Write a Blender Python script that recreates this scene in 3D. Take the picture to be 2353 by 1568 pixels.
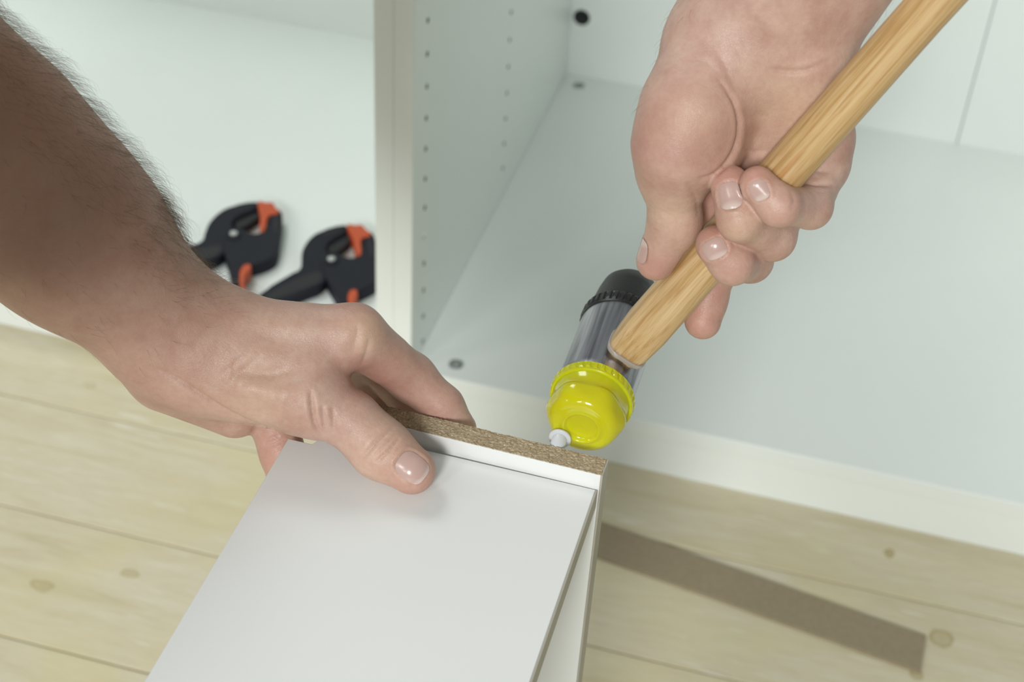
import bpy, bmesh, math, random
import numpy as np
from mathutils import Vector, Matrix

for o in list(bpy.data.objects):
    bpy.data.objects.remove(o, do_unlink=True)
scene = bpy.context.scene
COL = scene.collection
random.seed(7)
rng = np.random.default_rng(7)

# ------------------------------------------------------------------ camera
W, H, F = 2353.0, 1568.0, 3516.5                       # photograph frame, focal length in its pixels
CAM = np.array([0.3600, -1.0930, 1.0405])
YAW, PITCH, ROLL = 0.2337, 0.6789, 0.0632
def _rot():
    ca, sa, cb, sb, cc, sc = math.cos(YAW), math.sin(YAW), math.cos(PITCH), math.sin(PITCH), math.cos(ROLL), math.sin(ROLL)
    r = np.array([ca, sa, 0.0]); f = np.array([-sa*cb, ca*cb, -sb]); u = np.cross(r, f)
    return np.array([cc*r + sc*u, -sc*r + cc*u, f])
RM = _rot()
cam_data = bpy.data.cameras.new('camera')
cam = bpy.data.objects.new('camera', cam_data); COL.objects.link(cam)
m = Matrix(((RM[0][0], RM[1][0], -RM[2][0], CAM[0]), (RM[0][1], RM[1][1], -RM[2][1], CAM[1]),
            (RM[0][2], RM[1][2], -RM[2][2], CAM[2]), (0, 0, 0, 1)))
cam.matrix_world = m
cam_data.sensor_fit = 'HORIZONTAL'; cam_data.sensor_width = 36.0
cam_data.lens = F / W * 36.0
cam_data.clip_start = 0.01
cam_data.dof.use_dof = True
cam_data.dof.focus_distance = 0.70
cam_data.dof.aperture_fstop = 11.0
scene.camera = cam

# ------------------------------------------------------------------ light
world = bpy.data.worlds.new('room_light'); scene.world = world
world.use_nodes = True
bg = world.node_tree.nodes['Background']
bg.inputs['Color'].default_value = (0.93, 1.0, 0.95, 1); bg.inputs['Strength'].default_value = 0.30

def area(name, loc, target, sx, sy, power, color):
    l = bpy.data.lights.new(name, 'AREA'); l.shape = 'RECTANGLE'; l.size = sx; l.size_y = sy
    l.energy = power; l.color = color
    o = bpy.data.objects.new(name, l); COL.objects.link(o)
    o.location = loc
    o.rotation_euler = (Vector(target) - Vector(loc)).to_track_quat('-Z', 'Y').to_euler()
    return o
area('window_light', (0.45, -5.6, 3.35), (0.15, -0.5, 0.5), 0.9, 1.1, 272, (1.0, 0.997, 0.985))
area('left_window_light', (-1.7, -5.2, 3.3), (0.15, -0.5, 0.5), 1.1, 1.1, 90, (1.0, 0.997, 0.985))
area('side_window_light', (-2.2, -1.9, 1.95), (0.15, -0.5, 0.5), 0.6, 0.7, 13, (1.0, 0.99, 0.96))
area('ceiling_light', (-1.25, 0.55, 2.7), (0.0, 0.1, 0.1), 0.9, 0.9, 26, (0.97, 1.0, 0.97))

scene.view_settings.view_transform = 'Standard'
scene.view_settings.look = 'None'
scene.view_settings.exposure = -0.26
scene.view_settings.gamma = 1.0
scene.view_settings.use_curve_mapping = False

# ------------------------------------------------------------------ pixel to place
def ray(x, y): return RM.T @ np.array([(x - W/2)/F, -(y - H/2)/F, 1.0])
def at(x, y, d): return CAM + ray(x, y) * d                       # point seen at a pixel, d metres deep
def on(x, y, ax, v):                                              # point seen at a pixel on the plane axis=v
    r = ray(x, y); return CAM + r * ((v - CAM[ax]) / r[ax])
def proj(P):
    q = (np.asarray(P) - CAM) @ RM.T
    return np.stack([W/2 + F*q[..., 0]/q[..., 2], H/2 - F*q[..., 1]/q[..., 2], q[..., 2]], -1)

# ------------------------------------------------------------------ node helpers
def mat(name, color=(0.8, 0.8, 0.8), rough=0.5, **kw):
    mt = bpy.data.materials.new(name); mt.use_nodes = True
    b = mt.node_tree.nodes['Principled BSDF']
    b.inputs['Base Color'].default_value = (*color, 1); b.inputs['Roughness'].default_value = rough
    for k, v in kw.items(): b.inputs[k.replace('_', ' ')].default_value = v
    return mt
class NT:
    def __init__(s, mt): s.t = mt.node_tree; s.b = s.t.nodes['Principled BSDF']
    def n(s, typ, **kw):
        nd = s.t.nodes.new(typ)
        for k, v in kw.items():
            if k.startswith('_'): setattr(nd, k[1:], v)
            else: nd.inputs[k.replace('_', ' ')].default_value = v
        return nd
    def l(s, a, b): s.t.links.new(a, b)
    def ramp(s, src, pts):
        r = s.n('ShaderNodeValToRGB'); cr = r.color_ramp
        while len(cr.elements) < len(pts): cr.elements.new(0.5)
        for e, (p, c) in zip(cr.elements, pts): e.position = p; e.color = (*c, 1) if len(c) == 3 else c
        s.l(src, r.inputs[0]); return r.outputs[0]
    def coord(s, kind='Object', scale=(1, 1, 1)):
        tc = s.n('ShaderNodeTexCoord'); mp = s.n('ShaderNodeMapping'); mp.inputs['Scale'].default_value = scale
        s.l(tc.outputs[kind], mp.inputs[0]); return mp.outputs[0]
    def noise(s, vec, scale, detail=4, rough=0.55, dist=0.0):
        nd = s.n('ShaderNodeTexNoise', Scale=scale, Detail=detail, Roughness=rough, Distortion=dist)
        s.l(vec, nd.inputs['Vector']); return nd.outputs['Fac']
    def mix(s, fac, a, b, mode='MIX'):
        nd = s.n('ShaderNodeMix', _data_type='RGBA', _blend_type=mode)
        for sock, v in ((nd.inputs[0], fac), (nd.inputs[6], a), (nd.inputs[7], b)):
            if hasattr(v, 'links'): s.l(v, sock)
            elif isinstance(v, (int, float)): sock.default_value = v
            else: sock.default_value = (*v, 1)
        return nd.outputs[2]
    def math(s, op, a, b=None, clamp=False):
        nd = s.n('ShaderNodeMath', _operation=op, _use_clamp=clamp)
        for sock, v in zip(nd.inputs, (a, b)):
            if v is None: continue
            if hasattr(v, 'links'): s.l(v, sock)
            else: sock.default_value = v
        return nd.outputs[0]
    def bump(s, h, strength=0.3, dist=0.001, normal=None):
        nd = s.n('ShaderNodeBump', Strength=strength, Distance=dist); s.l(h, nd.inputs['Height'])
        if normal is not None: s.l(normal, nd.inputs['Normal'])
        s.l(nd.outputs[0], s.b.inputs['Normal']); return nd.outputs[0]
    def base(s, c): s.l(c, s.b.inputs['Base Color'])

# white melamine board
def white_mat(name, c):
    mt = mat(name, c, 0.38); n = NT(mt); v = n.coord()
    n.base(n.ramp(n.noise(v, 9, 3), [(0.35, tuple(x*0.985 for x in c)), (0.65, c)]))
    n.bump(n.noise(v, 900, 2), 0.03, 0.0004)
    return mt
M_WHITE = white_mat('white_melamine', (0.775, 0.82, 0.79))
M_BOARD = white_mat('white_board_melamine', (0.80, 0.815, 0.80))
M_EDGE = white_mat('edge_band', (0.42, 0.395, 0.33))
M_HOLE = mat('drilled_hole', (0.09, 0.085, 0.065), 0.9)
M_BLACKHOLE = mat('black_cable_hole', (0.004, 0.004, 0.005), 0.6)
M_ZINC = mat('zinc_fitting', (0.33, 0.40, 0.40), 0.35, Metallic=0.75)
# raw chipboard
M_CHIP = mat('raw_chipboard', (0.4, 0.3, 0.2), 0.85); n = NT(M_CHIP)
v = n.coord('Object', (1, 1.6, 1)); vo = n.n('ShaderNodeTexVoronoi', Scale=620.0); n.l(v, vo.inputs['Vector'])
n1 = n.noise(v, 900, 4, 0.7); n2 = n.noise(v, 160, 3, 0.6)
c1 = n.ramp(n1, [(0.30, (0.30, 0.215, 0.12)), (0.44, (0.54, 0.43, 0.275)), (0.58, (0.68, 0.57, 0.39)), (0.74, (0.86, 0.78, 0.62))])
c2 = n.mix(n.ramp(vo.outputs['Distance'], [(0.25, (0, 0, 0)), (0.7, (0.35, 0.35, 0.35))]), c1, (0.24, 0.165, 0.085))
n.base(n.mix(n.ramp(n2, [(0.40, (0, 0, 0)), (0.7, (0.35, 0.35, 0.35))]), c2, (0.30, 0.21, 0.12)))
n.bump(n1, 0.9, 0.0012)

# ------------------------------------------------------------------ mesh helpers
def link(name, me, mt=None, parent=None, smooth=False):
    o = bpy.data.objects.new(name, me); COL.objects.link(o)
    if mt: me.materials.append(mt)
    if smooth:
        for p in me.polygons: p.use_smooth = True
    if parent: o.parent = parent
    return o
def tag(o, label=None, cat=None, group=None, kind=None):
    if label: o['label'] = label
    if cat: o['category'] = cat
    if group: o['group'] = group
    if kind: o['kind'] = kind
    return o
def empty(name, loc=(0, 0, 0)):
    o = bpy.data.objects.new(name, None); COL.objects.link(o); o.location = loc; o.empty_display_size = 0.02
    return o
def mesh(name, vs, fs):
    me = bpy.data.meshes.new(name); me.from_pydata([tuple(map(float, p)) for p in vs], [], fs); me.update(); return me
def bm_mesh(name, bm):
    me = bpy.data.meshes.new(name); bmesh.ops.recalc_face_normals(bm, faces=bm.faces); bm.to_mesh(me); bm.free(); return me
def box_bm(x0, x1, y0, y1, z0, z1, bevel=0.0, seg=2):
    bm = bmesh.new()
    bmesh.ops.create_cube(bm, size=1.0)
    for p in bm.verts:
        p.co = Vector(((x0+x1)/2 + p.co.x*(x1-x0), (y0+y1)/2 + p.co.y*(y1-y0), (z0+z1)/2 + p.co.z*(z1-z0)))
    if bevel: bmesh.ops.bevel(bm, geom=list(bm.edges), offset=bevel, segments=seg, affect='EDGES', profile=0.5)
    return bm
def box(name, mt, parent, x0, x1, y0, y1, z0, z1, bevel=0.0006, seg=2):
    return link(name, bm_mesh(name, box_bm(x0, x1, y0, y1, z0, z1, bevel, seg)), mt, parent)
def prism(name, mt, pts, z0, z1, parent=None, bevel=0.0, seg=2):
    bm = bmesh.new()
    vs = [bm.verts.new((p[0], p[1], z0)) for p in pts]
    f = bm.faces.new(vs)
    r = bmesh.ops.extrude_face_region(bm, geom=[f])
    for e in r['geom']:
        if isinstance(e, bmesh.types.BMVert): e.co.z = z1
    if bevel:
        es = [e for e in bm.edges if abs(e.verts[0].co.z - e.verts[1].co.z) < 1e-9 and e.verts[0].co.z > (z0+z1)/2]
        bmesh.ops.bevel(bm, geom=es, offset=bevel, segments=seg, affect='EDGES', profile=0.5)
    return link(name, bm_mesh(name, bm), mt, parent)
def smooth_poly(pts, it=2):                       # Chaikin corner cutting of a closed outline
    P = np.array(pts, float)
    for _ in range(it):
        Q = np.roll(P, -1, 0); P = np.stack([0.75*P + 0.25*Q, 0.25*P + 0.75*Q], 1).reshape(-1, 2)
    return P
def lathe(name, mt, prof, seg=64, parent=None, rfun=None, close=True, smooth=True):
    """prof: (y, r) list; axis = local Y."""
    vs, fs = [], []
    for (y, r) in prof:
        for k in range(seg):
            a = 2*math.pi*k/seg; rr = r if rfun is None else rfun(y, r, a)
            vs.append((rr*math.cos(a), y, rr*math.sin(a)))
    for i in range(len(prof)-1):
        for k in range(seg):
            k2 = (k+1) % seg
            fs.append((i*seg+k, i*seg+k2, (i+1)*seg+k2, (i+1)*seg+k))
    if close:
        fs.append(tuple(range(seg))); fs.append(tuple((len(prof)-1)*seg + k for k in reversed(range(seg))))
    me = mesh(name, vs, fs)
    bm = bmesh.new(); bm.from_mesh(me); bmesh.ops.recalc_face_normals(bm, faces=bm.faces); bm.to_mesh(me); bm.free()
    return link(name, me, mt, parent, smooth)

# ================================================================== floor of planks
ZB = 0.071                       # top of the cabinet bottom panels
floor = box('floor', mat('floor_underlay', (0.10, 0.08, 0.05), 0.9), None, -1.6, 1.9, -1.7, 0.75, -0.030, -0.016, 0)
tag(floor, 'pale limewashed pine plank floor under the white cabinets', kind='structure')
KNOTS = [((0.537, -0.118), 0.013, 0.011, 0.9), ((0.5165, -0.1645), 0.006, 0.006, 0.9), ((0.4827, -0.0264), 0.0055, 0.006, 1.3),
         ((-0.240, -0.3074), 0.012, 0.008, 0.75), ((-0.174, -0.2704), 0.010, 0.006, 0.8), ((-0.3296, -0.0499), 0.008, 0.005, 0.5)]
M_PLANK = mat('limewashed_pine', (0.6, 0.55, 0.42), 0.55); n = NT(M_PLANK)
tc = n.n('ShaderNodeTexCoord'); oi = n.n('ShaderNodeObjectInfo')
geo = n.n('ShaderNodeNewGeometry')
off = n.n('ShaderNodeVectorMath', _operation='MULTIPLY_ADD'); n.l(oi.outputs['Random'], off.inputs[0])
off.inputs[1].default_value = (37.0, 11.0, 5.0); n.l(geo.outputs['Position'], off.inputs[2])
mp = n.n('ShaderNodeMapping'); mp.inputs['Scale'].default_value = (1.0, 9.0, 1.0); n.l(off.outputs[0], mp.inputs[0])
g1 = n.noise(mp.outputs[0], 6, 5, 0.6, 0.6); g2 = n.noise(mp.outputs[0], 38, 4, 0.6, 0.2); g3 = n.noise(off.outputs[0], 5.5, 3, 0.5, 0.5)
ca = n.ramp(g1, [(0.28, (0.50, 0.435, 0.27)), (0.42, (0.585, 0.525, 0.37)), (0.58, (0.61, 0.56, 0.415)), (0.75, (0.65, 0.615, 0.485))])
cb = n.mix(n.ramp(g2, [(0.35, (0.35, 0.35, 0.35)), (0.6, (0, 0, 0))]), ca, (0.47, 0.40, 0.26))
cc = n.mix(n.ramp(g3, [(0.50, (0, 0, 0)), (0.68, (0.55, 0.55, 0.55))]), cb, (0.585, 0.525, 0.30))
wh = n.noise(mp.outputs[0], 14, 3, 0.5, 0.4)
cc = n.mix(n.ramp(wh, [(0.64, (0, 0, 0)), (0.74, (0.6, 0.6, 0.6))]), cc, (0.70, 0.69, 0.60))
sep = n.n('ShaderNodeSeparateXYZ'); n.l(geo.outputs['Position'], sep.inputs[0])
jx = n.math('MULTIPLY', n.math('SUBTRACT', n.noise(off.outputs[0], 60, 2), 0.5), 0.012)
for (kx, ky), rx, ry, s in KNOTS:
    dx = n.math('DIVIDE', n.math('SUBTRACT', n.math('ADD', sep.outputs[0], jx), kx), rx)
    dy = n.math('DIVIDE', n.math('SUBTRACT', n.math('SUBTRACT', sep.outputs[1], jx), ky), ry)
    d = n.math('SQRT', n.math('ADD', n.math('MULTIPLY', dx, dx), n.math('MULTIPLY', dy, dy)))
    f = n.ramp(d, [(0.0, (0.55*s,)*3), (0.55, (0.45*s,)*3), (0.82, (min(1, 0.85*s),)*3), (1.0, (0, 0, 0))])
    cc = n.mix(f, cc, (0.33, 0.255, 0.085))
n.base(cc); n.bump(g2, 0.12, 0.001)
PW = 0.140
for k in range(-11, 6):
    y0 = -0.085 + k*PW
    ends = [-1.6, 1.9] if k % 2 else ([-1.6, 1.05, 1.9] if k % 4 else [-1.6, -0.85, 1.9])
    for a, b in zip(ends[:-1], ends[1:]):
        p = box('plank', M_PLANK, floor, a + 0.0004, b - 0.0004, y0 - PW + 0.0013, y0 - 0.0003, -0.018, 0.0, 0.0010, 2)
        p.matrix_world = Matrix.Translation((0.1, -0.085, 0)) @ Matrix.Rotation(0.012, 4, 'Z') @ Matrix.Translation((-0.1, 0.085, 0))

# ================================================================== cabinets
TH, DEP, HT = 0.018, 0.629, 0.78
def hole_column(parent, x, side, y, z0, count, r=0.0025):
    for i in range(count):
        me = bpy.data.meshes.get('shelf_pin_hole')
        if me is None:
            bm = bmesh.new(); bmesh.ops.create_cone(bm, cap_ends=True, segments=16, radius1=r, radius2=r, depth=0.0006)
            bmesh.ops.rotate(bm, verts=bm.verts, matrix=Matrix.Rotation(math.pi/2, 3, 'Y')); me = bm_mesh('shelf_pin_hole', bm); me.materials.append(M_HOLE)
        o = bpy.data.objects.new('shelf_pin_hole', me); COL.objects.link(o); o.parent = parent
        o.location = (x + side*0.0002, y, z0 + 0.032*i)
def cam_fitting(parent, x, y, z, r=0.0075):
    vs = [( -0.0016, 0.0), (-0.0016, r*0.5), (0.0001, r*0.55), (0.0001, r)]
    o = lathe('cam_fitting', M_ZINC, [(0.0, r), (0.0004, r), (0.0004, r*0.86), (-0.0002, r*0.80), (-0.0002, r*0.30), (-0.0010, r*0.24), (-0.0010, 0.0004)], 24, parent, close=False)
    o.rotation_euler = (math.pi/2, 0, 0); o.location = (x, y, z + 0.0002)
    s = box('screw_slot', M_HOLE, o, -r*0.30, r*0.30, 0.0, 0.0003, -r*0.08, r*0.08, 0)
    return o
def cabinet(name, label, xs0, xs1, side_x0, other_x0):
    root = empty(name, ((xs0+xs1)/2, DEP/2, 0)); tag(root, label, 'cabinet', 'white cabinet carcasses standing side by side')
    loc = Vector(root.location)
    def bx(nm, mt, *a, **k):
        o = box(nm, mt, root, *a, **k); o.location = -loc; return o
    sp = bx('side_panel', M_WHITE, side_x0, side_x0 + TH, 0, DEP, 0.0, HT, bevel=0.0008)
    op = bx('side_panel', M_WHITE, other_x0, other_x0 + TH, 0, DEP, 0.0, HT, bevel=0.0008)
    bt = bx('bottom_panel', M_WHITE, xs0, xs1, 0.0004, DEP, ZB - TH, ZB, bevel=0.0010)
    pl = bx('plinth', M_WHITE, xs0, xs1, 0.0100, 0.0100 + TH, 0.0, ZB - TH - 0.0004, bevel=0.0006)
    return root, loc, bx, sp, op, bt
rootR, locR, bxR, spR, opR, btR = cabinet('cabinet', 'white open cabinet under the mallet with a black cable hole in its back', 0.0, 0.98, -TH, 0.98)
rootL, locL, bxL, spL, opL, btL = cabinet('cabinet', 'white open cabinet behind the bare forearm with two spring clamps lying inside', -0.98, -2*TH, -2*TH, -0.98 - TH)
# back panels, the right one in two leaves with a seam
bxR('back_panel', M_WHITE, -0.004, 0.4963, DEP, DEP + 0.004, 0.03, HT, bevel=0.0004)
bxR('back_panel', M_WHITE, 0.4977, 0.99, DEP, DEP + 0.004, 0.03, HT, bevel=0.0004)
bxL('back_panel', M_WHITE, -0.99, -0.030, DEP, DEP + 0.004, 0.03, HT, bevel=0.0004)
hole_column(spR, 0.0, 1, 0.0358, ZB + 0.0085, 21); hole_column(spR, 0.0, 1, 0.3213, ZB + 0.0085 + 0.032, 20)
hole_column(spL, -2*TH, -1, 0.0358, ZB + 0.0085, 21); hole_column(spL, -2*TH, -1, 0.3213, ZB + 0.0085 + 0.032, 20)
plug = lathe('hole_plug', M_WHITE, [(0, 0.0), (0, 0.0036), (0.0008, 0.0034), (0.0014, 0.002), (0.0015, 0.0001)], 20, spR, close=False)
plug.rotation_euler = (0, 0, -math.pi/2); plug.location = (0.0, 0.0368, ZB + 0.0085 + 0.032*4 + 0.002)
for (cx, cy) in ((0.0394, 0.0222), (0.0225, 0.6035)): cam_fitting(btR, cx, cy, ZB)
for (cx, cy) in ((-0.075, 0.0222), (-0.058, 0.6035)): cam_fitting(btL, cx, cy, ZB)
ch = lathe('cable_hole', M_BLACKHOLE, [(-0.0002, 0.0106), (-0.0008, 0.0102), (-0.0010, 0.0092), (-0.0006, 0.0084), (-0.0004, 0.0001)], 32, rootR, close=False)
ch.location = Vector((0.0135, DEP, 0.1529)) - locR
# dark recess disc of the cable hole is part of the lathe above

# ================================================================== strip of brown board on the floor
Q = [on(2135, 1462, 2, 0.0015), on(2118, 1552, 2, 0.0015), on(1372, 1275, 2, 0.0015), on(1375, 1205, 2, 0.0015)]
ax_ = (Q[2]+Q[3])/2 - (Q[0]+Q[1])/2; ax_ = ax_[:2]/np.linalg.norm(ax_[:2]); pr_ = np.array([-ax_[1], ax_[0]])
e0 = ((Q[0]+Q[1])/2)[:2]; hw = 0.0215; Ls = 0.40
pts = [e0 + pr_*hw, e0 - pr_*hw + ax_*0.004, e0 - pr_*hw + ax_*Ls, e0 + pr_*hw + ax_*Ls]
M_KRAFT = mat('brown_fibreboard', (0.30, 0.24, 0.15), 0.85); n = NT(M_KRAFT); v = n.coord()
n.base(n.ramp(n.noise(v, 260, 4, 0.7), [(0.3, (0.255, 0.205, 0.130)), (0.7, (0.315, 0.258, 0.168))]))
n.bump(n.noise(v, 900, 3), 0.3, 0.0005)
o = prism('fibreboard_strip', M_KRAFT, pts, 0.0002, 0.0030, None, 0.0004)
tag(o, 'narrow brown fibreboard strip lying flat on the plank floor', 'strip')

# ================================================================== the white board assembly being held
AX0, AX1 = 0.1505, 0.2866; AZ = 0.5551; BZ = 0.5462
asm = empty('board_assembly', (0.2115, -0.66, 0)); al = Vector(asm.location)
tag(asm, 'white narrow board frame held by the thumb, raw chipboard edge on top', 'furniture part')
def abox(nm, mt, *a, rot=0.0, pivot=(0, 0, 0), parent=None, **k):
    o = box(nm, mt, parent or asm, *a, **k)
    o.matrix_parent_inverse = Matrix()
    pv = Vector(pivot)
    o.matrix_local = (Matrix.Translation(-al) if parent is None else Matrix()) @ Matrix.Translation(pv) @ Matrix.Rotation(rot, 4, 'Z') @ Matrix.Translation(-pv)
    return o
AR = -0.020; APV = (AX1, -0.5885, 0)
TA = 0.0118
A = abox('upright_board', M_BOARD, AX0, AX1 - 0.0010, -0.5885, -0.5885 + TA, 0.0, AZ - 0.0004, rot=AR, pivot=APV, bevel=0.0003)
rawe = abox('raw_chipboard_edge', M_CHIP, AX0 + 0.0002, AX1 - 0.0009, -0.5885 + 0.0004, -0.5885 + TA - 0.0004, AZ - 0.0016, AZ, parent=A, bevel=0.0002)
tag(rawe, 'raw brown chipboard edge')
# roughen the raw edge: subdivide and jitter its top
bm = bmesh.new(); bm.from_mesh(rawe.data)
bmesh.ops.subdivide_edges(bm, edges=[e for e in bm.edges if abs(e.verts[0].co.x - e.verts[1].co.x) > 0.05], cuts=160, use_grid_fill=True)
bmesh.ops.subdivide_edges(bm, edges=[e for e in bm.edges if abs(e.verts[0].co.y - e.verts[1].co.y) > 0.005], cuts=14, use_grid_fill=True)
for p in bm.verts:
    if p.co.z > AZ - 0.0006: p.co += Vector((random.uniform(-2e-4, 2e-4), random.uniform(-2e-4, 2e-4), random.uniform(-4.5e-4, 3e-4)))
bm.to_mesh(rawe.data); bm.free()
abox('edge_band', M_EDGE, AX1 - 0.0010, AX1, -0.5885 - 0.0001, -0.5885 + TA + 0.0001, 0.0, AZ - 0.0002, parent=A, bevel=0.0002)
TB = 0.0118; BX0, BX1 = 0.1378, 0.2850; BY0 = -0.90; BY1 = -0.5893
pts = [(BX0, BY0), (BX1 - 0.001, BY0), (BX1 - 0.001, BY1), (0.1565, BY1 + 0.0005), (0.1498, -0.6022), (BX0, -0.6022)]
Bd = prism('top_board', M_BOARD, pts, BZ - TB, BZ, asm, 0.0004, 2); Bd.matrix_local = Matrix.Translation(-al)
abox('edge_band', M_EDGE, BX1 - 0.001, BX1, BY0, BY1, BZ - TB, BZ - 0.0001, parent=Bd, bevel=0.0002)
abox('upright_board', M_BOARD, BX0 + 0.004, BX1 - 0.004, BY0 + 0.02, BY0 + 0.02 + TA, 0.0, BZ - TB, bevel=0.0004)

# ================================================================== plastic pin in the back of the upright board
HY = -0.5642
pin = empty('plastic_pin', (0.2612, -0.5768, 0.5513))
tag(pin, 'grey plastic flanged pin between the mallet face and the chipboard edge', 'pin')
M_PIN = mat('grey_nylon', (0.60, 0.62, 0.64), 0.35, Subsurface_Weight=0.15, Subsurface_Scale=0.004)
lathe('stem', M_PIN, [(0.0003, 0.0001), (0.0003, 0.0036), (0.0100, 0.0036), (0.0108, 0.0040)], 32, pin, close=False)
lathe('flange', M_PIN, [(0.0100, 0.0036), (0.0102, 0.0050), (0.0104, 0.0054), (0.0114, 0.0054), (0.0118, 0.0050), (0.0120, 0.0001)], 40, pin, close=False)
pin.rotation_euler = (math.radians(-2), 0, math.radians(2))

# ================================================================== mallet
FC = np.array([0.2700, HY, 0.5585])
HYC = -0.522
hA = on(1442, 803, 1, HYC); hB = on(2149, 0, 1, HYC)
hdir = (hB - hA) / np.linalg.norm(hB - hA)
mallet = empty('mallet', tuple(FC + np.array([0, 0.041, 0])))
tag(mallet, 'soft-face mallet with yellow and black heads and an ash handle', 'mallet')
ml = Vector(mallet.location)
M_YEL = mat('yellow_plastic', (0.93, 0.87, 0.012), 0.14, Transmission_Weight=0.40, IOR=1.42, Subsurface_Weight=0.5, Subsurface_Scale=0.01, Coat_Weight=0.3)
M_BLK = mat('black_rubber', (0.012, 0.012, 0.013), 0.42); n = NT(M_BLK); v = n.coord(); n.bump(n.noise(v, 500, 3), 0.2, 0.0005)
M_MET = mat('brushed_steel', (0.44, 0.44, 0.47), 0.33, Metallic=1.0); n = NT(M_MET)
v = n.coord('Object', (1, 0.05, 1)); nz = n.noise(v, 150, 3, 0.6, 0.3)
n.base(n.ramp(nz, [(0.34, (0.14, 0.14, 0.155)), (0.46, (0.34, 0.34, 0.375)), (0.64, (0.56, 0.56, 0.60))]))
v2 = n.coord('Object', (40, 1.0, 40)); n.bump(n.noise(v2, 60, 2), 0.08, 0.0004)
def flange_teeth(n_t, amp, lo, hi):
    def f(y, r, a):
        if lo < y < hi: return r + amp*(1 if math.cos(n_t*a) > 0.1 else -1)*0.5
        return r
    return f
def hexbulge(y, r, a):
    if 0.004 < y < 0.0135: return r*(1 + 0.045*math.cos(6*a)*math.sin((y-0.004)/0.0095*math.pi))
    return r
def cap_profile(flip=False):
    p = [(0.0016, 0.0001), (0.0016, 0.0066), (0.0013, 0.0074), (0.0001, 0.0080), (-0.0003, 0.0086), (0.0001, 0.0094), (0.0006, 0.0102), (0.0006, 0.0118),
         (0.0010, 0.0136), (0.0020, 0.0152), (0.0036, 0.0166), (0.0058, 0.0176), (0.0080, 0.0182), (0.0100, 0.0188), (0.0112, 0.0188), (0.0122, 0.0181), (0.0150, 0.0182), (0.0185, 0.0186), (0.0195, 0.0190)]
    return p
yc = lathe('yellow_face', M_YEL, cap_profile() + [(0.0200, 0.0191)], 96, mallet, hexbulge, close=False); yc.location = Vector(FC) - ml
tag(yc, 'translucent yellow plastic striking face')
yr = lathe('collar', M_YEL, [(0.0198, 0.0186), (0.0198, 0.0198), (0.0202, 0.0203), (0.0212, 0.0204), (0.0222, 0.0204), (0.0248, 0.0204), (0.0252, 0.0204), (0.0258, 0.0202), (0.0262, 0.0196), (0.0262, 0.0180)],
           180, yc, flange_teeth(36, 0.0007, 0.0218, 0.0250), close=False, smooth=False)
mb = lathe('steel_barrel', M_MET, [(0.0245, 0.0150), (0.0245, 0.0184), (0.0262, 0.0190), (0.0300, 0.0192), (0.0740, 0.0192), (0.0775, 0.0190), (0.0790, 0.0184), (0.0790, 0.0150)], 96, mallet, close=False)
mb.location = Vector(FC) - ml
bc = lathe('black_face', M_BLK, [(0.1150, 0.0001), (0.1150, 0.0115), (0.1138, 0.0138), (0.1108, 0.0156), (0.1040, 0.0166), (0.0900, 0.0176), (0.0850, 0.0180)], 80, mallet, close=False)
bc.location = Vector(FC) - ml
lathe('collar', M_BLK, [(0.0860, 0.0176), (0.0860, 0.0192), (0.0855, 0.0196), (0.0845, 0.0197), (0.0800, 0.0197), (0.0785, 0.0196), (0.0775, 0.0193), (0.0775, 0.0180)], 180, bc, flange_teeth(36, 0.0008, 0.0795, 0.0850), close=False, smooth=False)
# handle, lofted along its own axis (local Z)
M_ASH = mat('ash_wood', (0.6, 0.4, 0.2), 0.42); n = NT(M_ASH)
v = n.coord('Object', (1, 1, 0.035)); w1 = n.noise(v, 330, 4, 0.65, 0.5); w2 = n.noise(v, 900, 3, 0.6); v3 = n.coord('Object', (1, 1, 0.12)); w3 = n.noise(v3, 110, 3, 0.6, 1.4)
c = n.ramp(w1, [(0.30, (0.40, 0.225, 0.075)), (0.45, (0.555, 0.365, 0.165)), (0.60, (0.64, 0.455, 0.24)), (0.78, (0.70, 0.53, 0.31))])
c = n.mix(n.ramp(w2, [(0.36, (0.55, 0.55, 0.55)), (0.48, (0, 0, 0))]), c, (0.42, 0.23, 0.08))
c = n.mix(n.ramp(w3, [(0.62, (0, 0, 0)), (0.74, (0.75, 0.75, 0.75))]), c, (0.50, 0.22, 0.07))
n.base(c); n.bump(w2, 0.15, 0.0004)
def superellipse(a, b, e, k, N):
    t = 2*math.pi*k/N; ct, st = math.cos(t), math.sin(t)
    return (a*math.copysign(abs(ct)**e, ct), b*math.copysign(abs(st)**e, st))
prof = [(-0.024, 0.0062, 0.0060, 0.55), (-0.008, 0.0070, 0.0068, 0.55), (0.000, 0.0078, 0.0074, 0.55), (0.0005, 0.0096, 0.0082, 0.55), (0.003, 0.0102, 0.0088, 0.6), (0.018, 0.0112, 0.0102, 0.7), (0.036, 0.0112, 0.0110, 0.85), (0.06, 0.0108, 0.0112, 0.97),
        (0.10, 0.0103, 0.0108, 1.0), (0.16, 0.0098, 0.0102, 1.0), (0.22, 0.0094, 0.0098, 1.0), (0.262, 0.0100, 0.0104, 1.0), (0.276, 0.0098, 0.0100, 1.0), (0.281, 0.0080, 0.0082, 1.0), (0.283, 0.004, 0.004, 1.0)]
NS = 48; vs, fs = [], []
for (z, a, b, e) in prof:
    for k in range(NS): x, y = superellipse(a, b, e, k, NS); vs.append((x, y, z))
for i in range(len(prof)-1):
    for k in range(NS): k2 = (k+1) % NS; fs.append((i*NS+k, i*NS+k2, (i+1)*NS+k2, (i+1)*NS+k))
fs.append(tuple(reversed(range(NS)))); fs.append(tuple((len(prof)-1)*NS + k for k in range(NS)))
hd = link('handle', mesh('handle', vs, fs), M_ASH, mallet, True)
tag(hd, 'round ash wood handle')
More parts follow.
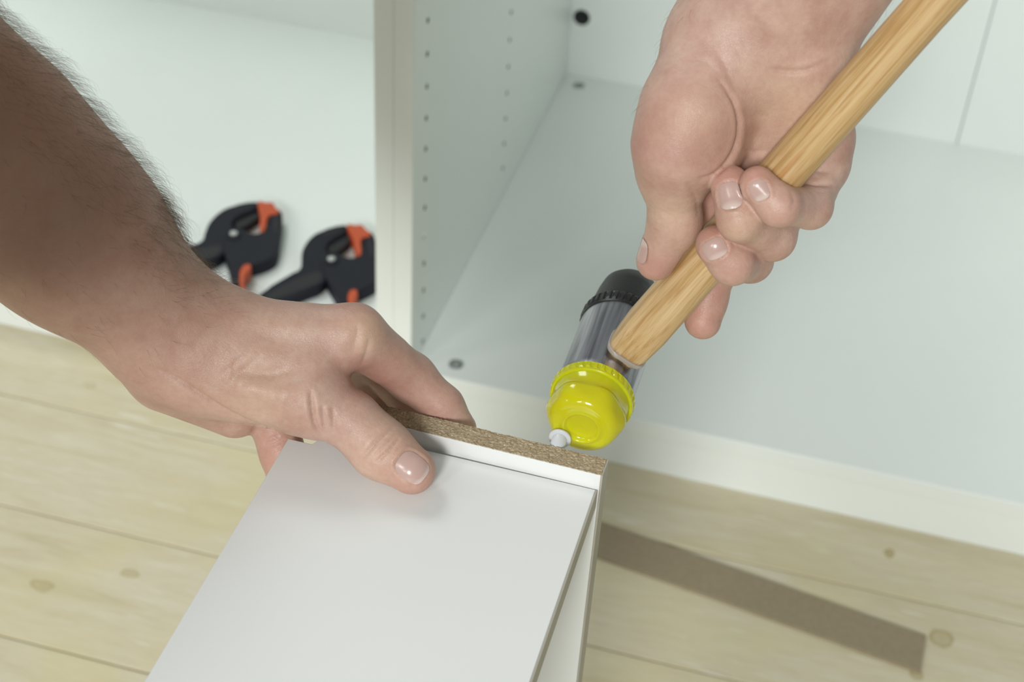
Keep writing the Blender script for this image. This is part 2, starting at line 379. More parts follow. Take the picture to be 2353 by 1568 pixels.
zc = Vector(hdir); yc_ = Vector((0, 1, 0)); xc = yc_.cross(zc).normalized()
hmat = Matrix((( xc.x, yc_.x, zc.x, 0), (xc.y, yc_.y, zc.y, 0), (xc.z, yc_.z, zc.z, 0), (0, 0, 0, 1)))
hd.matrix_local = Matrix.Translation(Vector(hA) - ml) @ hmat
M_CLR = mat('clear_glue', (0.62, 0.58, 0.52), 0.15, Transmission_Weight=0.5)
bm = bmesh.new(); vs2 = []
rings = [(-0.0012, 0.0100, 0.0090), (0.0006, 0.0106, 0.0094), (0.0014, 0.0104, 0.0092), (0.0010, 0.0090, 0.0080)]
vv, ff = [], []
for (z, a, b) in rings:
    for k in range(NS): x, y = superellipse(a, b, 0.55, k, NS); vv.append((x, y, z))
for i in range(3):
    for k in range(NS): k2 = (k+1) % NS; ff.append((i*NS+k, i*NS+k2, (i+1)*NS+k2, (i+1)*NS+k))
gl = link('glue_bead', mesh('glue_bead', vv, ff), M_CLR, hd, True)

# ================================================================== spring clamps
M_NYL = mat('dark_nylon', (0.009, 0.010, 0.017), 0.6, Specular_IOR_Level=0.25); n = NT(M_NYL); n.bump(n.noise(n.coord(), 1200, 2), 0.15, 0.0004)
M_NYD = mat('black_nylon', (0.004, 0.004, 0.007), 0.55)
M_ORG = mat('orange_plastic', (0.50, 0.072, 0.016), 0.5)
M_RIV = mat('steel_rivet', (0.55, 0.57, 0.56), 0.3, Metallic=0.85)
def build_clamp():
    c0 = on(400 + 620/4.525, 420 + 540/4.525, 2, 0.088)           # rivet
    def L(pts, z): return [tuple((on(400 + x/4.525, 420 + y/4.525, 2, z) - c0)[:2]) for x, y in pts]
    root = empty('spring_clamp', (c0[0], c0[1], ZB))
    Z = lambda z: z - ZB
    zt = 0.086
    def sp(pts, z=zt, it=2): return smooth_poly(L(pts, z), it)
    # fixed jaw: curved arm with the long back handle
    a = prism('jaw_arm', M_NYL, sp([(880, 185), (720, 215), (560, 250), (470, 300), (390, 375), (340, 450), (318, 545), (292, 605), (170, 660), (0, 735), (-150, 805), (-250, 870), (-240, 940), (-150, 955), (100, 890), (330, 815),
                                    (440, 790), (560, 700), (600, 560), (600, 430), (620, 370), (740, 310), (870, 262)]), Z(0.073), Z(zt), root, 0.0016, 3)
    prism('handle_recess', M_NYD, sp([(470, 640), (250, 700), (0, 790), (-130, 850), (-160, 900), (-80, 905), (100, 860), (300, 800), (430, 770), (500, 700)]), Z(zt) - 0.002, Z(zt) + 0.0004, a, 0.0)
    prism('arm_recess', M_NYD, sp([(830, 212), (600, 275), (575, 295), (640, 290), (820, 232)], it=1), Z(zt) - 0.002, Z(zt) + 0.0004, a, 0.0)
    # moving jaw: broad body with the short front handle
    b = prism('jaw_body', M_NYL, sp([(1090, 285), (1122, 310), (1130, 380), (1100, 560), (1085, 720), (1040, 790), (900, 850), (760, 880), (690, 900), (690, 1080), (725, 1170), (760, 1225), (720, 1245), (640, 1200), (585, 1030), (575, 880), (530, 760), (500, 600), (520, 510), (620, 470), (720, 490),
                                     (800, 540), (900, 535), (960, 470), (1000, 340), (1040, 320)]), Z(0.0725), Z(zt + 0.0015), root, 0.0016, 3)
    prism('body_slot', M_NYD, sp([(1048, 350), (1082, 340), (1070, 520), (1032, 535)], zt + 0.0015, 1), Z(zt), Z(zt + 0.0019), b, 0.0)
    # inner wall of the opening
    prism('spring_cover', M_NYD, sp([(620, 380), (740, 300), (890, 255), (895, 360), (800, 410), (700, 470), (630, 470)], 0.082, 1), Z(0.0720), Z(0.082), root, 0.001)
    p1 = prism('jaw_pad', M_ORG, sp([(868, 190), (900, 186), (950, 205), (1030, 198), (1050, 250), (1095, 285), (1085, 320), (1010, 325), (970, 350), (950, 480), (915, 515), (885, 470), (900, 330), (872, 255)], zt + 0.003, 1), Z(0.0735), Z(zt + 0.003), root, 0.001, 2)
    prism('handle_grip', M_ORG, sp([(800, 855), (800, 895), (740, 950), (722, 1030), (745, 1130), (785, 1220), (750, 1230), (705, 1160), (680, 1060), (678, 930), (715, 865), (760, 845)], zt + 0.002), Z(0.0735), Z(zt + 0.0025), root, 0.0008, 2)
    bo = prism('pivot_boss', M_NYL, [(0.0085*math.cos(t), 0.0085*math.sin(t)) for t in np.linspace(0, 2*math.pi, 28, endpoint=False)], Z(zt), Z(zt + 0.0028), root, 0.0010, 2)
    rv = prism('rivet', M_RIV, [(0.0042*math.cos(t), 0.0042*math.sin(t)) for t in np.linspace(0, 2*math.pi, 24, endpoint=False)], Z(zt + 0.0026), Z(zt + 0.0046), root, 0.0009, 3)
    return root
clamp = build_clamp()
tag(clamp, 'black and orange spring clamp nearest the hairy forearm', 'clamp', 'spring clamps in the left cabinet')
c2 = clamp.copy(); COL.objects.link(c2)
tag(c2, 'black and orange spring clamp partly hidden behind the cabinet partition', 'clamp', 'spring clamps in the left cabinet')
for ch_ in list(clamp.children):
    d_ = ch_.copy(); COL.objects.link(d_); d_.parent = c2
    for g_ in ch_.children:
        h_ = g_.copy(); COL.objects.link(h_); h_.parent = d_
t2 = on(400 + 1635/4.525, 420 + 805/4.525, 2, 0.088)
c2.location = (t2[0], t2[1], ZB); c2.rotation_euler = (0, 0, math.radians(6))

# ================================================================== the person's two forearms and hands
def smin(a, b, k):
    h = np.maximum(k - np.abs(a - b), 0.0) / k
    return np.minimum(a, b) - h*h*k*0.25
def cone(P, a, b, ra, rb, flat=None):
    """tapered capsule; flat = (axis, factor) squashes the section along that axis"""
    ab = b - a; L2 = float(ab @ ab) + 1e-12
    pa = P - a
    t = np.clip((pa @ ab) / L2, 0, 1)
    q = pa - t[:, None]*ab
    if flat is not None:
        nx, s = flat
        dn = q @ nx
        q = q + (dn*(1.0/s - 1.0))[:, None]*nx
    return np.sqrt((q*q).sum(1)) - (ra + t*(rb - ra))
class Arm:
    def __init__(s): s.palm = []; s.fingers = []; s.cut = []
    def add(s, a, b, k=0.010, flat=None):           # a, b = (point, radius mm)
        s.palm.append((np.asarray(a[0]), np.asarray(b[0]), a[1]/1000, b[1]/1000, k, flat))
    def finger(s, *js, k=0.004, root_k=0.007, root=0.55):
        s.fingers.append([(np.asarray(js[i][0]), np.asarray(js[i+1][0]), js[i][1]/1000, js[i+1][1]/1000, k) for i in range(len(js)-1)])
        a, b = js[0], js[1]; mid = a[0] + (b[0]-a[0])*root
        s.palm.append((np.asarray(a[0]), mid, a[1]/1000, (a[1] + (b[1]-a[1])*root)/1000, root_k, None))
    def sdf(s, P):
        if len(P) < 4000: return s._sdf(P, s.palm, s.fingers)
        cell = 0.024; K = np.floor(P/cell).astype(np.int64)
        key = (K[:, 0]*4096 + K[:, 1])*4096 + K[:, 2]
        order = np.argsort(key, kind='stable'); ks = key[order]
        cuts = np.concatenate([[0], np.nonzero(np.diff(ks))[0] + 1, [len(ks)]])
        C = (K[order[cuts[:-1]]] + 0.5)*cell
        reach = cell*0.87 + 0.034
        pm = np.stack([cone(C, q[0], q[1], q[2], q[3]) for q in s.palm], 1)
        fm = [np.stack([cone(C, q[0], q[1], q[2], q[3]) for q in f], 1).min(1) for f in s.fingers]
        out = np.empty(len(P))
        for i in range(len(C)):
            g = order[cuts[i]:cuts[i+1]]
            pp = [s.palm[j] for j in np.nonzero(pm[i] < reach)[0]]
            ff = [f for f, m_ in zip(s.fingers, fm) if m_[i] < reach]
            if not pp and not ff: out[g] = min([pm[i].min()] + [m_[i] for m_ in fm]); continue
            if not pp: pp = [s.palm[int(pm[i].argmin())]]
            out[g] = s._sdf(P[g], pp, ff)
        return out
    def _sdf(s, P, palm, fingers):
        D = None
        for a, b, ra, rb, k, fl in palm:
            d = cone(P, a, b, ra, rb, fl); D = d if D is None else smin(D, d, k)
        for f in fingers:
            G = None
            for a, b, ra, rb, k in f:
                d = cone(P, a, b, ra, rb); G = d if G is None else smin(G, d, k)
            D = smin(D, G, 0.0012)
        return D
    def grad(s, P, h=0.0004):
        g = np.stack([s.sdf(P + np.eye(3)[i]*h) - s.sdf(P - np.eye(3)[i]*h) for i in range(3)], 1)
        return g / (np.linalg.norm(g, axis=1, keepdims=True) + 1e-12)
    def hit(s, x, y, d0=0.45, d1=0.95):             # first surface point seen at a pixel
        r = ray(x, y); rn = np.linalg.norm(r); t = d0
        for _ in range(200):
            d = float(s.sdf((CAM + r*t)[None])[0])
            if d < 2e-5: break
            t += max(d*0.7, 2e-5)/rn
            if t > d1: break
        return CAM + r*t
    def mesh(s, vox, pad=0.01):
        pts = np.array([p for q in s.palm for p in (q[0], q[1])] + [p for f in s.fingers for q in f for p in (q[0], q[1])])
        rmax = max(max(q[2], q[3]) for q in s.palm)
        lo = pts.min(0) - rmax - pad; hi = pts.max(0) + rmax + pad
        B = 6; cs = vox*B
        nc = np.ceil((hi - lo)/cs).astype(int)
        I = np.stack(np.meshgrid(*[np.arange(k) for k in nc], indexing='ij'), -1).reshape(-1, 3)
        dc = s.sdf(lo + (I + 0.5)*cs - 0.5*vox)
        near = np.abs(dc) < cs*1.25
        n = nc*B
        V = np.repeat(np.repeat(np.repeat(dc.reshape(nc).astype(np.float32), B, 0), B, 1), B, 2)
        sub = np.stack(np.meshgrid(*[np.arange(B)]*3, indexing='ij'), -1).reshape(-1, 3)
        In = I[near]
        for c0 in range(0, len(In), 1500):
            J = (In[c0:c0+1500, None, :]*B + sub[None]).reshape(-1, 3)
            V[J[:, 0], J[:, 1], J[:, 2]] = s.sdf(lo + J*vox)
        # surface nets
        S = V < 0
        c = np.zeros(tuple(n - 1), np.int8)
        for i in (0, 1):
            for j in (0, 1):
                for k in (0, 1): c += S[i:n[0]-1+i, j:n[1]-1+j, k:n[2]-1+k]
        act = np.argwhere((c > 0) & (c < 8))
        idx = -np.ones(tuple(n - 1), np.int64); idx[act[:, 0], act[:, 1], act[:, 2]] = np.arange(len(act))
        pos = lo + (act + 0.5)*vox
        fs = []
        for ax in range(3):
            o1, o2 = [(1, 2), (2, 0), (0, 1)][ax]
            e = np.eye(3, dtype=int)
            sl0 = [slice(1, n[k]-1) for k in range(3)]; sl1 = list(sl0)
            sl0[ax] = slice(0, n[ax]-1); sl1[ax] = slice(1, n[ax])
            a = S[tuple(sl0)]; b = S[tuple(sl1)]
            E_ = np.argwhere(a != b)
            flip = a[E_[:, 0], E_[:, 1], E_[:, 2]]
            base = E_ + 1 - e[ax]
            q = [base - e[o1] - e[o2], base - e[o2], base, base - e[o1]]
            Q = np.stack([idx[t[:, 0], t[:, 1], t[:, 2]] for t in q], 1)
            Q[~flip] = Q[~flip][:, ::-1]
            fs.append(Q)
        fs = np.concatenate(fs)
        fs = fs[(fs >= 0).all(1)]
        src = fs.ravel(); n1 = np.roll(fs, -1, 1).ravel(); n2 = np.roll(fs, 1, 1).ravel()
        cnt = np.maximum(np.bincount(src, minlength=len(pos))*2, 1)
        for _ in range(4):                          # spread the points evenly, then pull them onto the surface
            avg = np.stack([np.bincount(src, pos[n1, i] + pos[n2, i], len(pos)) for i in range(3)], 1)/cnt[:, None]
            pos = 0.35*pos + 0.65*avg
            d = s.sdf(pos); g = np.stack([s.sdf(pos + np.eye(3)[i]*0.0004) - d for i in range(3)], 1)
            pos = pos - g/(np.linalg.norm(g, axis=1, keepdims=True) + 1e-12)*np.clip(d, -vox, vox)[:, None]
        return pos, fs

def visible(pos, cell=5.0, tol=0.006):
    q = proj(pos); ix = (q[:, 0]//cell).astype(int); iy = (q[:, 1]//cell).astype(int)
    ix -= ix.min(); iy -= iy.min()
    zb = np.full((ix.max()+1, iy.max()+1), 9.0); np.minimum.at(zb, (ix, iy), q[:, 2])
    zz = zb.copy()
    for dx in (-1, 0, 1):
        for dy in (-1, 0, 1): zz = np.minimum(zz, np.roll(np.roll(zb, dx, 0), dy, 1))
    return q, q[:, 2] < zz[ix, iy] + tol
def polydist(q, pl):                                # distance to a line of points and how far along it
    best = np.full(len(q), 1e9); along = np.zeros(len(q)); ns = len(pl) - 1
    for i, (a, b) in enumerate(zip(pl[:-1], pl[1:])):
        a = np.array(a, float); b = np.array(b, float); ab = b - a
        t = np.clip(((q - a) @ ab)/(ab @ ab), 0, 1)
        d = np.hypot(*(q - a - t[:, None]*ab).T); along = np.where(d < best, (i + t)/ns, along); best = np.minimum(best, d)
    return best, along
def spline(pl, n=8):
    P = [np.array(p, float) for p in pl]
    if len(P) < 3: return pl
    P = [2*P[0]-P[1]] + P + [2*P[-1]-P[-2]]; out = []
    for i in range(1, len(P)-2):
        for t in np.linspace(0, 1, n, endpoint=False):
            a, b, c, d = P[i-1:i+3]
            out.append(0.5*((2*b) + (-a+c)*t + (2*a-5*b+4*c-d)*t*t + (-a+3*b-3*c+d)*t**3))
    out.append(P[-2]); return out

M_NAIL = mat('fingernail', (0.62, 0.42, 0.36), 0.22, Subsurface_Weight=0.2, Subsurface_Scale=0.002); n = NT(M_NAIL)
atn = n.n('ShaderNodeAttribute', _attribute_name='tip')
n.base(n.ramp(atn.outputs['Fac'], [(0.0, (0.54, 0.37, 0.325)), (1.0, (0.67, 0.54, 0.48))]))
def skin_material(name):
    mt = mat(name, (0.6, 0.4, 0.3), 0.43, Subsurface_Weight=0.22, Subsurface_Scale=0.006)
    mt.node_tree.nodes['Principled BSDF'].inputs['Subsurface Radius'].default_value = (1.0, 0.35, 0.2)
    mt.node_tree.nodes['Principled BSDF'].inputs['Specular IOR Level'].default_value = 0.45
    n = NT(mt); geo = n.n('ShaderNodeNewGeometry'); v = geo.outputs['Position']
    red = n.n('ShaderNodeAttribute', _attribute_name='redness').outputs['Fac']
    pale = n.n('ShaderNodeAttribute', _attribute_name='pale').outputs['Fac']
    blot = n.noise(v, 55, 4, 0.6); fine = n.noise(v, 380, 3, 0.6)
    c = n.ramp(blot, [(0.30, (0.49, 0.29, 0.232)), (0.50, (0.575, 0.375, 0.305)), (0.70, (0.64, 0.45, 0.36))])
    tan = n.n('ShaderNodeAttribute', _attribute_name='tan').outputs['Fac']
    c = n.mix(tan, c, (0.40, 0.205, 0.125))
    c = n.mix(red, c, (0.50, 0.235, 0.178))
    c = n.mix(pale, c, (0.66, 0.47, 0.31))
    c = n.mix(n.ramp(fine, [(0.35, (0.16,)*3), (0.6, (0, 0, 0))]), c, (0.40, 0.19, 0.13))
    n.base(c)
    vo = n.n('ShaderNodeTexVoronoi', Scale=950.0, _feature='DISTANCE_TO_EDGE'); n.l(v, vo.inputs['Vector'])
    mp = n.n('ShaderNodeMapping'); mp.inputs['Scale'].default_value = (1.0, 2.2, 1.3); mp.inputs['Rotation'].default_value = (0.5, 0.3, 0.7); n.l(v, mp.inputs[0])
    wr = n.noise(mp.outputs[0], 420, 3, 0.6, 0.6)
    h = n.math('ADD', n.math('MULTIPLY', n.math('MINIMUM', vo.outputs['Distance'], 0.12), 1.2), n.math('MULTIPLY', wr, 0.8))
    n.bump(h, 0.38, 0.0006)
    return mt
M_SKIN = skin_material('skin')

person = empty('person', (0.1, -0.75, 0.75))
tag(person, 'person with bare forearms, one hand steadying a board, the other gripping a mallet', 'person')
PL = Vector(person.location)

def build_arm(name, arm, vox, creases, reds, pales, nails, tans=()):
    pos, fs = arm.mesh(vox)
    nrm = arm.grad(pos)
    q, vis = visible(pos)
    disp = np.zeros(len(pos))
    for pl, w, dep in creases:
        near_ = vis & (q[:, 0] > min(p[0] for p in pl) - 6*abs(w)) & (q[:, 0] < max(p[0] for p in pl) + 6*abs(w)) & (q[:, 1] > min(p[1] for p in pl) - 6*abs(w)) & (q[:, 1] < max(p[1] for p in pl) + 6*abs(w))
        d, al_ = polydist(q[near_, :2], spline(pl))
        g = np.exp(-(d/w)**2) if w > 11 or dep < 0 else np.exp(-1.15*d/w)*1.1
        if dep > 0: g = g - 0.22*np.exp(-((d - 2.2*w)/(1.4*w))**2)      # skin swells beside a fold
        disp[near_] -= g*dep/1000*np.sqrt(np.clip(4*al_*(1 - al_), 0, 1))
    frames = []
    for (white, cx, cy, tx, ty, wpx, lpx, *opt) in nails:
        c = arm.hit(cx, cy); dpt = proj(c)[2]
        nn = arm.grad(c[None])[0]
        t = (RM.T @ np.array([tx, -ty, 0.0])); t -= nn*(t @ nn); t /= np.linalg.norm(t)
        if opt:                                                       # nail seen from the side: turn its centre round the finger
            sd = np.cross(t, nn); ang = math.radians(opt[0]); rr = opt[1]/1000
            core = c - nn*rr; nn = nn*math.cos(ang) + sd*math.sin(ang); c = core + nn*rr
            c = c - nn*float(arm.sdf(c[None])[0])
            t -= nn*(t @ nn); t /= np.linalg.norm(t)
        sdv = np.cross(nn, t)
        w2 = wpx*dpt/F/2; l2 = lpx*dpt/F/2
        frames.append((c, t, sdv, nn, w2, l2, white))
        r = pos - c; u = (r @ sdv)/w2; v = (r @ t)/l2; hgt = r @ nn
        e = (np.abs(u)**2.6 + np.abs(v)**2.6)**(1/2.6)
        ok = (hgt > -0.007) & (hgt < 0.006)
        ridge = np.exp(-((e - 1.26)/0.12)**2)*np.where(v > 0.55, 0.15, 1.0)*0.00042
        sink = np.where(e < 1.10, -0.00030, 0)
        disp += np.where(ok, ridge + sink, 0)
    pos2 = pos + nrm*disp[:, None]
    me = bpy.data.meshes.new(name)
    me.vertices.add(len(pos2)); me.vertices.foreach_set('co', (pos2 - np.array(PL)).astype(np.float32).ravel())
    me.loops.add(len(fs)*4); me.loops.foreach_set('vertex_index', fs.astype(np.int32).ravel())
    me.polygons.add(len(fs)); me.polygons.foreach_set('loop_start', np.arange(0, len(fs)*4, 4, dtype=np.int32))
    me.update(calc_edges=True); me.validate()
    me.polygons.foreach_set('use_smooth', np.ones(len(me.polygons), bool))
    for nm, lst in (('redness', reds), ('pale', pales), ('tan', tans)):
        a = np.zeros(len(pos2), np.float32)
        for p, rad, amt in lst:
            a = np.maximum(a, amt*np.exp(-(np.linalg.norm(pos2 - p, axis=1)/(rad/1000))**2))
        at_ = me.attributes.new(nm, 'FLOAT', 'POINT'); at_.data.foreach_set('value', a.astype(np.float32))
    o = link(name, me, M_SKIN, person)
    for (c, t, sdv, nn, w2, l2, white) in frames:
        NU, NV = 13, 17; P = []; tipv = []; lift = []
        for j in range(NV):
            for i in range(NU):
                a = -1 + 2*i/(NU-1); b = -1 + 2*j/(NV-1)
                # square to superellipse outline
                k = (abs(a)**3.2 + abs(b)**3.2)**(1/3.2); m_ = max(abs(a), abs(b)); s_ = m_/k if k > 0 else 1
                u, v = a*s_, b*s_
                P.append(c + sdv*u*w2 + t*v*l2 + nn*0.002); tipv.append(np.clip((v - 0.80 + 0.25*u*u)/0.12, 0, 1) if white == 'edge' else np.clip((-v - 0.30 - 0.30*u*u)/0.45, 0, 0.85))
                lift.append(0.00034 - 0.00030*m_**6)
        P = np.array(P)
        for _ in range(8): P = P - nn*(arm.sdf(P)*0.9)[:, None]
        P = P + nn*np.array(lift)[:, None]
        ff = [(j*NU+i, j*NU+i+1, (j+1)*NU+i+1, (j+1)*NU+i) for j in range(NV-1) for i in range(NU-1)]
        mn = mesh('fingernail', P - np.array(PL), ff)
        at_ = mn.attributes.new('tip', 'FLOAT', 'POINT'); at_.data.foreach_set('value', np.array(tipv, np.float32))
        no = link('fingernail', mn, M_NAIL, o, True)
    return o, pos2, nrm

# ---- left arm: thumb on the board, fingers behind it
L = Arm()
def onz(x, y, z): return on(x, y, 2, z)
def ony(x, y, Y): return on(x, y, 1, Y)
ELB = at(-470, -110, 0.595); SHO = np.array([-0.28, -0.80, 0.89])
L.add((ELB + (SHO - ELB)*0.5, 52), (ELB, 48), 0.03)
L.add((ELB, 45), (at(-23, 351, 0.655), 40.5), 0.03)
L.add((at(-23, 351, 0.655), 40.5), (at(156, 530, 0.678), 35.5), 0.02)
L.add((at(156, 530, 0.678), 35.5), (at(400, 765, 0.708), 28.0), 0.03)
L.add((at(400, 765, 0.708), 27.5), (at(500, 790, 0.712), 23), 0.02)
L.add((at(490, 780, 0.704), 21), (at(815, 768, 0.703), 12.6), 0.014)
L.add((at(500, 795, 0.725), 20), (at(815, 778, 0.725), 12.6), 0.012)
L.add((at(500, 815, 0.745), 18), (at(795, 805, 0.746), 12), 0.012)
L.add((at(480, 850, 0.755), 17), (at(760, 850, 0.762), 11), 0.012)
L.add((at(470, 860, 0.706), 20), (at(715, 920, 0.698), 16.2), 0.012)
L.add((at(590, 832, 0.706), 17), (at(712, 830, 0.704), 13), 0.014)
L.add((at(385, 860, 0.725), 18), (at(540, 938, 0.735), 14.5), 0.012)
tip = onz(946, 1081, BZ + 0.0106)
L.finger((at(712, 916, 0.697), 16.0), (at(806, 966, 0.698), 12.0), (onz(874, 1031, BZ + 0.0148), 12.7), (tip, 11.0), k=0.008, root_k=0.008, root=0.4)
L.finger((at(815, 768, 0.703), 12.6), (ony(945, 868, -0.5615), 11.4), (ony(1018, 934, -0.5625), 9.6), (ony(1056, 985, -0.5645), 8.2), root_k=0.008)
L.finger((at(815, 778, 0.725), 12.4), (ony(905, 868, -0.540), 11.0), (ony(965, 960, -0.548), 9.6), (ony(985, 1030, -0.560), 8.2), root_k=0.008)
L.finger((at(795, 805, 0.746), 12), (ony(850, 900, -0.535), 10.5), (ony(880, 1000, -0.550), 9.2), (ony(900, 1070, -0.562), 8), root_k=0.008)
L.finger((at(630, 968, 0.742), 12), (at(648, 1040, 0.742), 10.4), (at(660, 1120, 0.746), 8.6), root_k=0.004)
crL = [([(832, 1056), (866, 1016), (906, 982)], 5.5, 1.3), ([(846, 1062), (882, 1026), (910, 998)], 4.5, 0.9), ([(862, 1064), (893, 1036), (918, 1006)], 5.0, 1.2), ([(884, 1062), (905, 1044), (922, 1024)], 4.5, 0.6),
       ([(714, 895), (718, 945), (726, 980), (745, 1002)], 5.5, 2.0), ([(740, 930), (744, 970), (748, 1000)], 5, 1.0), ([(764, 935), (768, 990)], 5, 0.8), ([(690, 930), (694, 975)], 5, 0.5),
       ([(340, 838), (400, 868), (450, 900), (510, 940), (580, 975), (640, 992)], 7, 1.8),
       ([(600, 1015), (625, 1008), (660, 990)], 5, 0.7), ([(598, 1030), (628, 1022), (655, 1008)], 4, 0.5),
       ([(500, 870), (540, 835), (580, 800)], 6, 0.35), ([(520, 885), (560, 850), (600, 815)], 6, 0.35), ([(545, 895), (585, 862)], 6, 0.3),
       ([(822, 745), (818, 780), (812, 810)], 10, 0.9), ([(850, 770), (842, 810), (830, 840)], 6, 0.7),
       ([(530, 852), (620, 862), (720, 850)], 20, 1.5), ([(540, 890), (600, 895), (650, 920)], 26, -1.1), ([(470, 700), (600, 735), (770, 745)], 24, -0.8), ([(560, 760), (680, 790), (780, 790)], 22, 0.6), ([(440, 800), (480, 760), (520, 735)], 14, 0.5)]
redL = [(tip, 14, 0.55), (at(815, 715, 0.70), 20, 0.25), (at(620, 1050, 0.73), 22, 0.5), (at(850, 860, 0.72), 22, 0.8), (at(1000, 930, 0.715), 18, 0.45), (at(420, 900, 0.70), 26, 0.25)]
palL = [(onz(878, 1040, 0.56), 15, 0.6), (at(590, 890, 0.685), 22, 0.35), (at(840, 760, 0.69), 10, 0.5)]
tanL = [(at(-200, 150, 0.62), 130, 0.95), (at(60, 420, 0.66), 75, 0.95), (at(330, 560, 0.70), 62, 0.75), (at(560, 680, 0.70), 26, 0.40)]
naL = [('edge', 948, 1074, 0.80, 0.62, 62, 74)]
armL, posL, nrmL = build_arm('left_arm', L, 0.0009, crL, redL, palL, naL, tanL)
tag(armL, 'left hand with thumb pressed on the board')

# ---- right arm: palm to the viewer, fingers closed round the mallet handle
R_ = Arm()
R_.add((at(1840, -260, 0.625), 27), (at(1662, 65, 0.662), 22.5), 0.02)
R_.add((at(2030, -220, 0.630), 26), (at(1845, 85, 0.664), 22), 0.02)
R_.add((at(1920, -240, 0.625), 27), (at(1752, 70, 0.662), 24), 0.02)
R_.add((at(1728, 170, 0.660), 17), (at(1738, 320, 0.678), 15), 0.014)
R_.add((at(1690, 130, 0.668), 19), (at(1655, 470, 0.705), 12), 0.014)
R_.add((at(1745, 130, 0.668), 18), (at(1735, 465, 0.702), 12), 0.012)
R_.add((at(1795, 140, 0.667), 18), (at(1812, 430, 0.692), 11.6), 0.012)
R_.add((at(1835, 150, 0.666), 17), (at(1885, 385, 0.678), 11.2), 0.012)
R_.add((at(1845, 160, 0.662), 18), (at(1888, 315, 0.672), 13.5), 0.012)
R_.add((at(1628, 140, 0.660), 20), (at(1586, 255, 0.656), 19.5), 0.014)
R_.add((at(1586, 255, 0.656), 19.5), (at(1557, 345, 0.660), 17.2), 0.012)
R_.add((at(1557, 345, 0.660), 17.2), (at(1546, 400, 0.669), 13.5), 0.012)
R_.add((at(1620, 240, 0.662), 18), (at(1625, 340, 0.664), 15), 0.010)
R_.finger((at(1546, 398, 0.669), 13.2), (at(1552, 508, 0.680), 11.2), (at(1507, 600, 0.692), 8.9), k=0.006, root_k=0.008, root=0.4)
R_.finger((at(1655, 470, 0.705), 11.8), (at(1648, 610, 0.730), 10), (at(1624, 690, 0.734), 9.4), (at(1615, 738, 0.733), 8.8), root_k=0.006)
R_.finger((at(1735, 465, 0.702), 11.6), (at(1724, 598, 0.690), 9.7), (at(1682, 604, 0.670), 9.3), (at(1645, 563, 0.667), 8.9), root_k=0.006)
R_.finger((at(1812, 430, 0.692), 11.2), (at(1775, 546, 0.676), 9.8), (at(1699, 503, 0.654), 9.2), (at(1677, 424, 0.654), 8.4), root_k=0.006)
R_.finger((at(1885, 385, 0.678), 10.8), (at(1862, 476, 0.662), 9.0), (at(1790, 474, 0.644), 8.3), (at(1740, 424, 0.643), 7.8), root_k=0.006)
crR = [([(1650, 180), (1685, 232), (1698, 280), (1694, 328), (1672, 372), (1640, 402), (1602, 412)], 4.6, 1.7), ([(1625, 73), (1660, 140), (1690, 210)], 9, 0.5), ([(1724, 20), (1766, 57), (1844, 125)], 12, -0.5), ([(1766, 157), (1840, 163), (1912, 136)], 5, 0.7),
       ([(1690, 118), (1740, 150), (1820, 165), (1930, 150)], 5, 0.45), ([(1560, 150), (1610, 140), (1660, 175)], 7, 0.4),
       ([(1698, 250), (1730, 262), (1770, 268)], 9, 0.5), ([(1705, 340), (1730, 350), (1760, 345)], 7, 0.6),
       ([(1498, 498), (1515, 503), (1530, 512)], 4, 0.6), ([(1497, 512), (1512, 516), (1526, 522)], 4, 0.5), ([(1500, 528), (1515, 530)], 4, 0.4),
       ([(1870, 392), (1900, 395), (1930, 388)], 4, 0.7), ([(1840, 418), (1880, 424), (1920, 425)], 4, 1.0),
       ([(1580, 420), (1600, 460), (1605, 500)], 7, 0.5), ([(1815, 440), (1826, 462), (1815, 480)], 5, 0.6)]
redR = [(at(1677, 405, 0.645), 10, 0.7), (at(1738, 405, 0.635), 10, 0.7), (at(1640, 545, 0.66), 11, 0.7), (at(1615, 720, 0.725), 30, 0.55), (at(1507, 615, 0.685), 13, 0.55),
        (at(1560, 300, 0.64), 26, 0.42), (at(1660, 400, 0.69), 22, 0.75), (at(1640, 330, 0.65), 20, 0.35), (at(1790, 480, 0.64), 10, 0.3), (at(1700, 620, 0.66), 14, 0.3), (at(1480, 350, 0.66), 18, 0.35)]
palR = [(at(1800, 250, 0.65), 22, 0.45), (at(1540, 470, 0.67), 16, 0.5), (at(1700, 540, 0.645), 12, 0.4), (at(1590, 270, 0.635), 12, 0.3)]
naR = [('lunula', 1677, 450, -0.18, -1, 54, 62), ('lunula', 1744, 438, -0.40, -0.92, 42, 48), ('lunula', 1641, 574, -0.45, -0.9, 56, 46), ('lunula', 1490, 588, -0.45, 0.9, 44, 56, 38, 8.0)]
armR, posR, nrmR = build_arm('right_arm', R_, 0.0009, crR, redR, palR, naR)
tag(armR, 'right hand closed round the mallet handle')

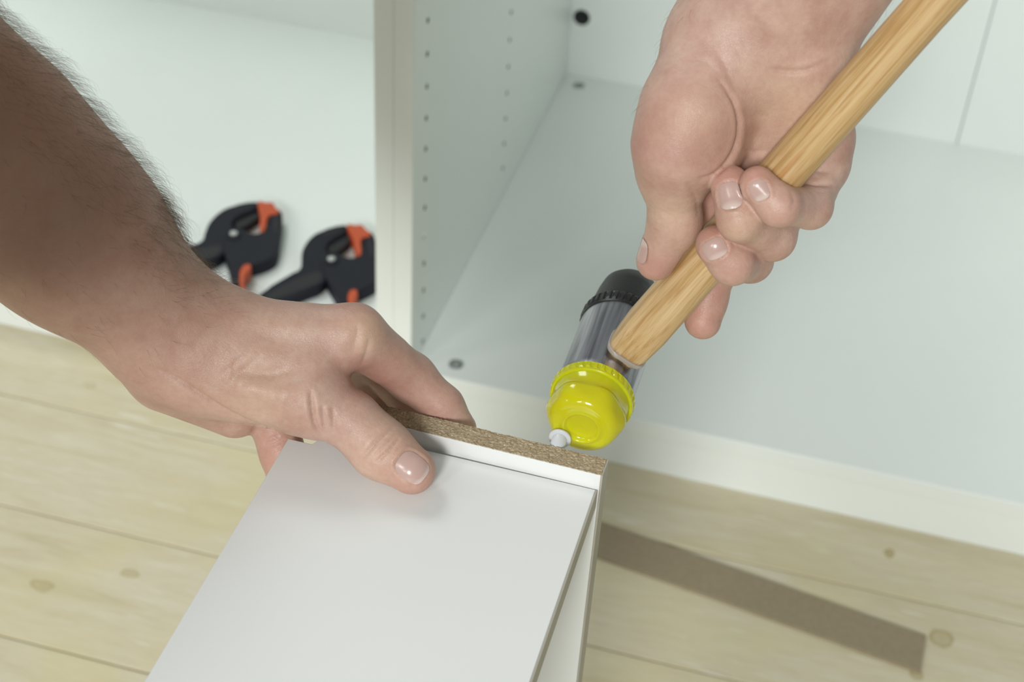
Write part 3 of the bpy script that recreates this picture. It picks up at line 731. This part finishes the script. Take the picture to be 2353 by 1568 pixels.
# ---- shirt over the left upper arm and chest, above and behind the frame
S_ = Arm()
S_.add((SHO + (ELB - SHO)*0.72, 68), (SHO, 80), 0.03)
S_.add((SHO, 85), (np.array([0.032, -0.905, 0.874]), 108), 0.05)
S_.add((np.array([-0.20, -0.86, 1.00]), 110), (np.array([0.02, -0.90, 0.98]), 108), 0.06)
S_.add((np.array([-0.24, -0.87, 0.97]), 110), (np.array([-0.30, -1.15, 0.95]), 130), 0.06)
S_.add((np.array([-0.06, -0.905, 0.945]), 104), (np.array([-0.14, -1.18, 0.95]), 120), 0.06)
sp_, sf_ = S_.mesh(0.006)
M_SHIRT = mat('grey_cotton', (0.16, 0.17, 0.19), 0.9); n = NT(M_SHIRT); n.bump(n.noise(n.coord(), 900, 2), 0.3, 0.0006)
sh = link('shirt', mesh('shirt', sp_ - np.array(PL), [tuple(map(int, q)) for q in sf_]), M_SHIRT, person, True)
# ---- fine hair on the forearms
M_HAIR = mat('arm_hair', (0.17, 0.112, 0.066), 0.4)
def hairs(arm_o, pos, nrm, sel, count, along, lmin, lmax, lift):
    ids = rng.choice(np.nonzero(sel)[0], count)
    vs, fs = [], []
    for i in ids:
        p = pos[i]; nn = nrm[i]
        d = along - nn*(along @ nn); d = d/np.linalg.norm(d) + rng.normal(0, 0.34, 3); d -= nn*(d @ nn); d /= np.linalg.norm(d)
        s = np.cross(nn, d); Ln = rng.uniform(lmin, lmax); lf = rng.uniform(*lift); curl = rng.normal(0, 0.4)
        b0 = len(vs); K = 5
        for k in range(K):
            t = k/(K-1); c = p + d*Ln*t + nn*(Ln*lf*math.sin(t*2.2)*0.6 - 0.0002) + s*curl*Ln*t*t
            r = 0.000044*(1 - 0.8*t)
            for a in (0, 2.094, 4.189): vs.append(c + (nn*math.cos(a) + s*math.sin(a))*r)
        for k in range(K-1):
            for a in range(3): fs.append((b0+k*3+a, b0+k*3+(a+1) % 3, b0+k*3+3+(a+1) % 3, b0+k*3+3+a))
    o = link('arm_hair', mesh('arm_hair', np.array(vs) - np.array(PL), fs), M_HAIR, arm_o); tag(o, kind='stuff')
    return o
qL = proj(posL)
fdir = at(400, 765, 0.708) - at(-23, 351, 0.655); fdir /= np.linalg.norm(fdir)
tL = (posL - at(-23, 351, 0.655)) @ fdir
upv = RM[1]*0.75 + RM[0]*0.55 + RM[2]*0.35
w_ = nrmL @ (upv/np.linalg.norm(upv))
selL = (tL > -0.09) & (tL < 0.12) & (w_ > -0.1) & (rng.random(len(posL)) < np.clip(0.15 + w_, 0, 1)*np.clip((0.13 - tL)/0.06, 0.08, 1))
hairs(armL, posL, nrmL, selL & (tL < 0.075), 3600, fdir + RM[0]*0.15, 0.007, 0.016, (0.35, 0.95))
hairs(armL, posL, nrmL, selL & (tL >= 0.06), 1500, fdir + RM[0]*0.15, 0.005, 0.010, (0.3, 0.8))
selL2 = (tL > -0.06) & (tL < 0.11) & (w_ < -0.2)
hairs(armL, posL, nrmL, selL2, 120, fdir, 0.006, 0.011, (0.1, 0.5))
qR = proj(posR); wR = nrmR @ (-RM[0])
selR = (qR[:, 1] < 260) & (np.abs(wR) > 0.75)
hairs(armR, posR, nrmR, selR, 150, at(1662, 65, 0.662) - at(1840, -260, 0.625), 0.004, 0.008, (0.2, 0.6))
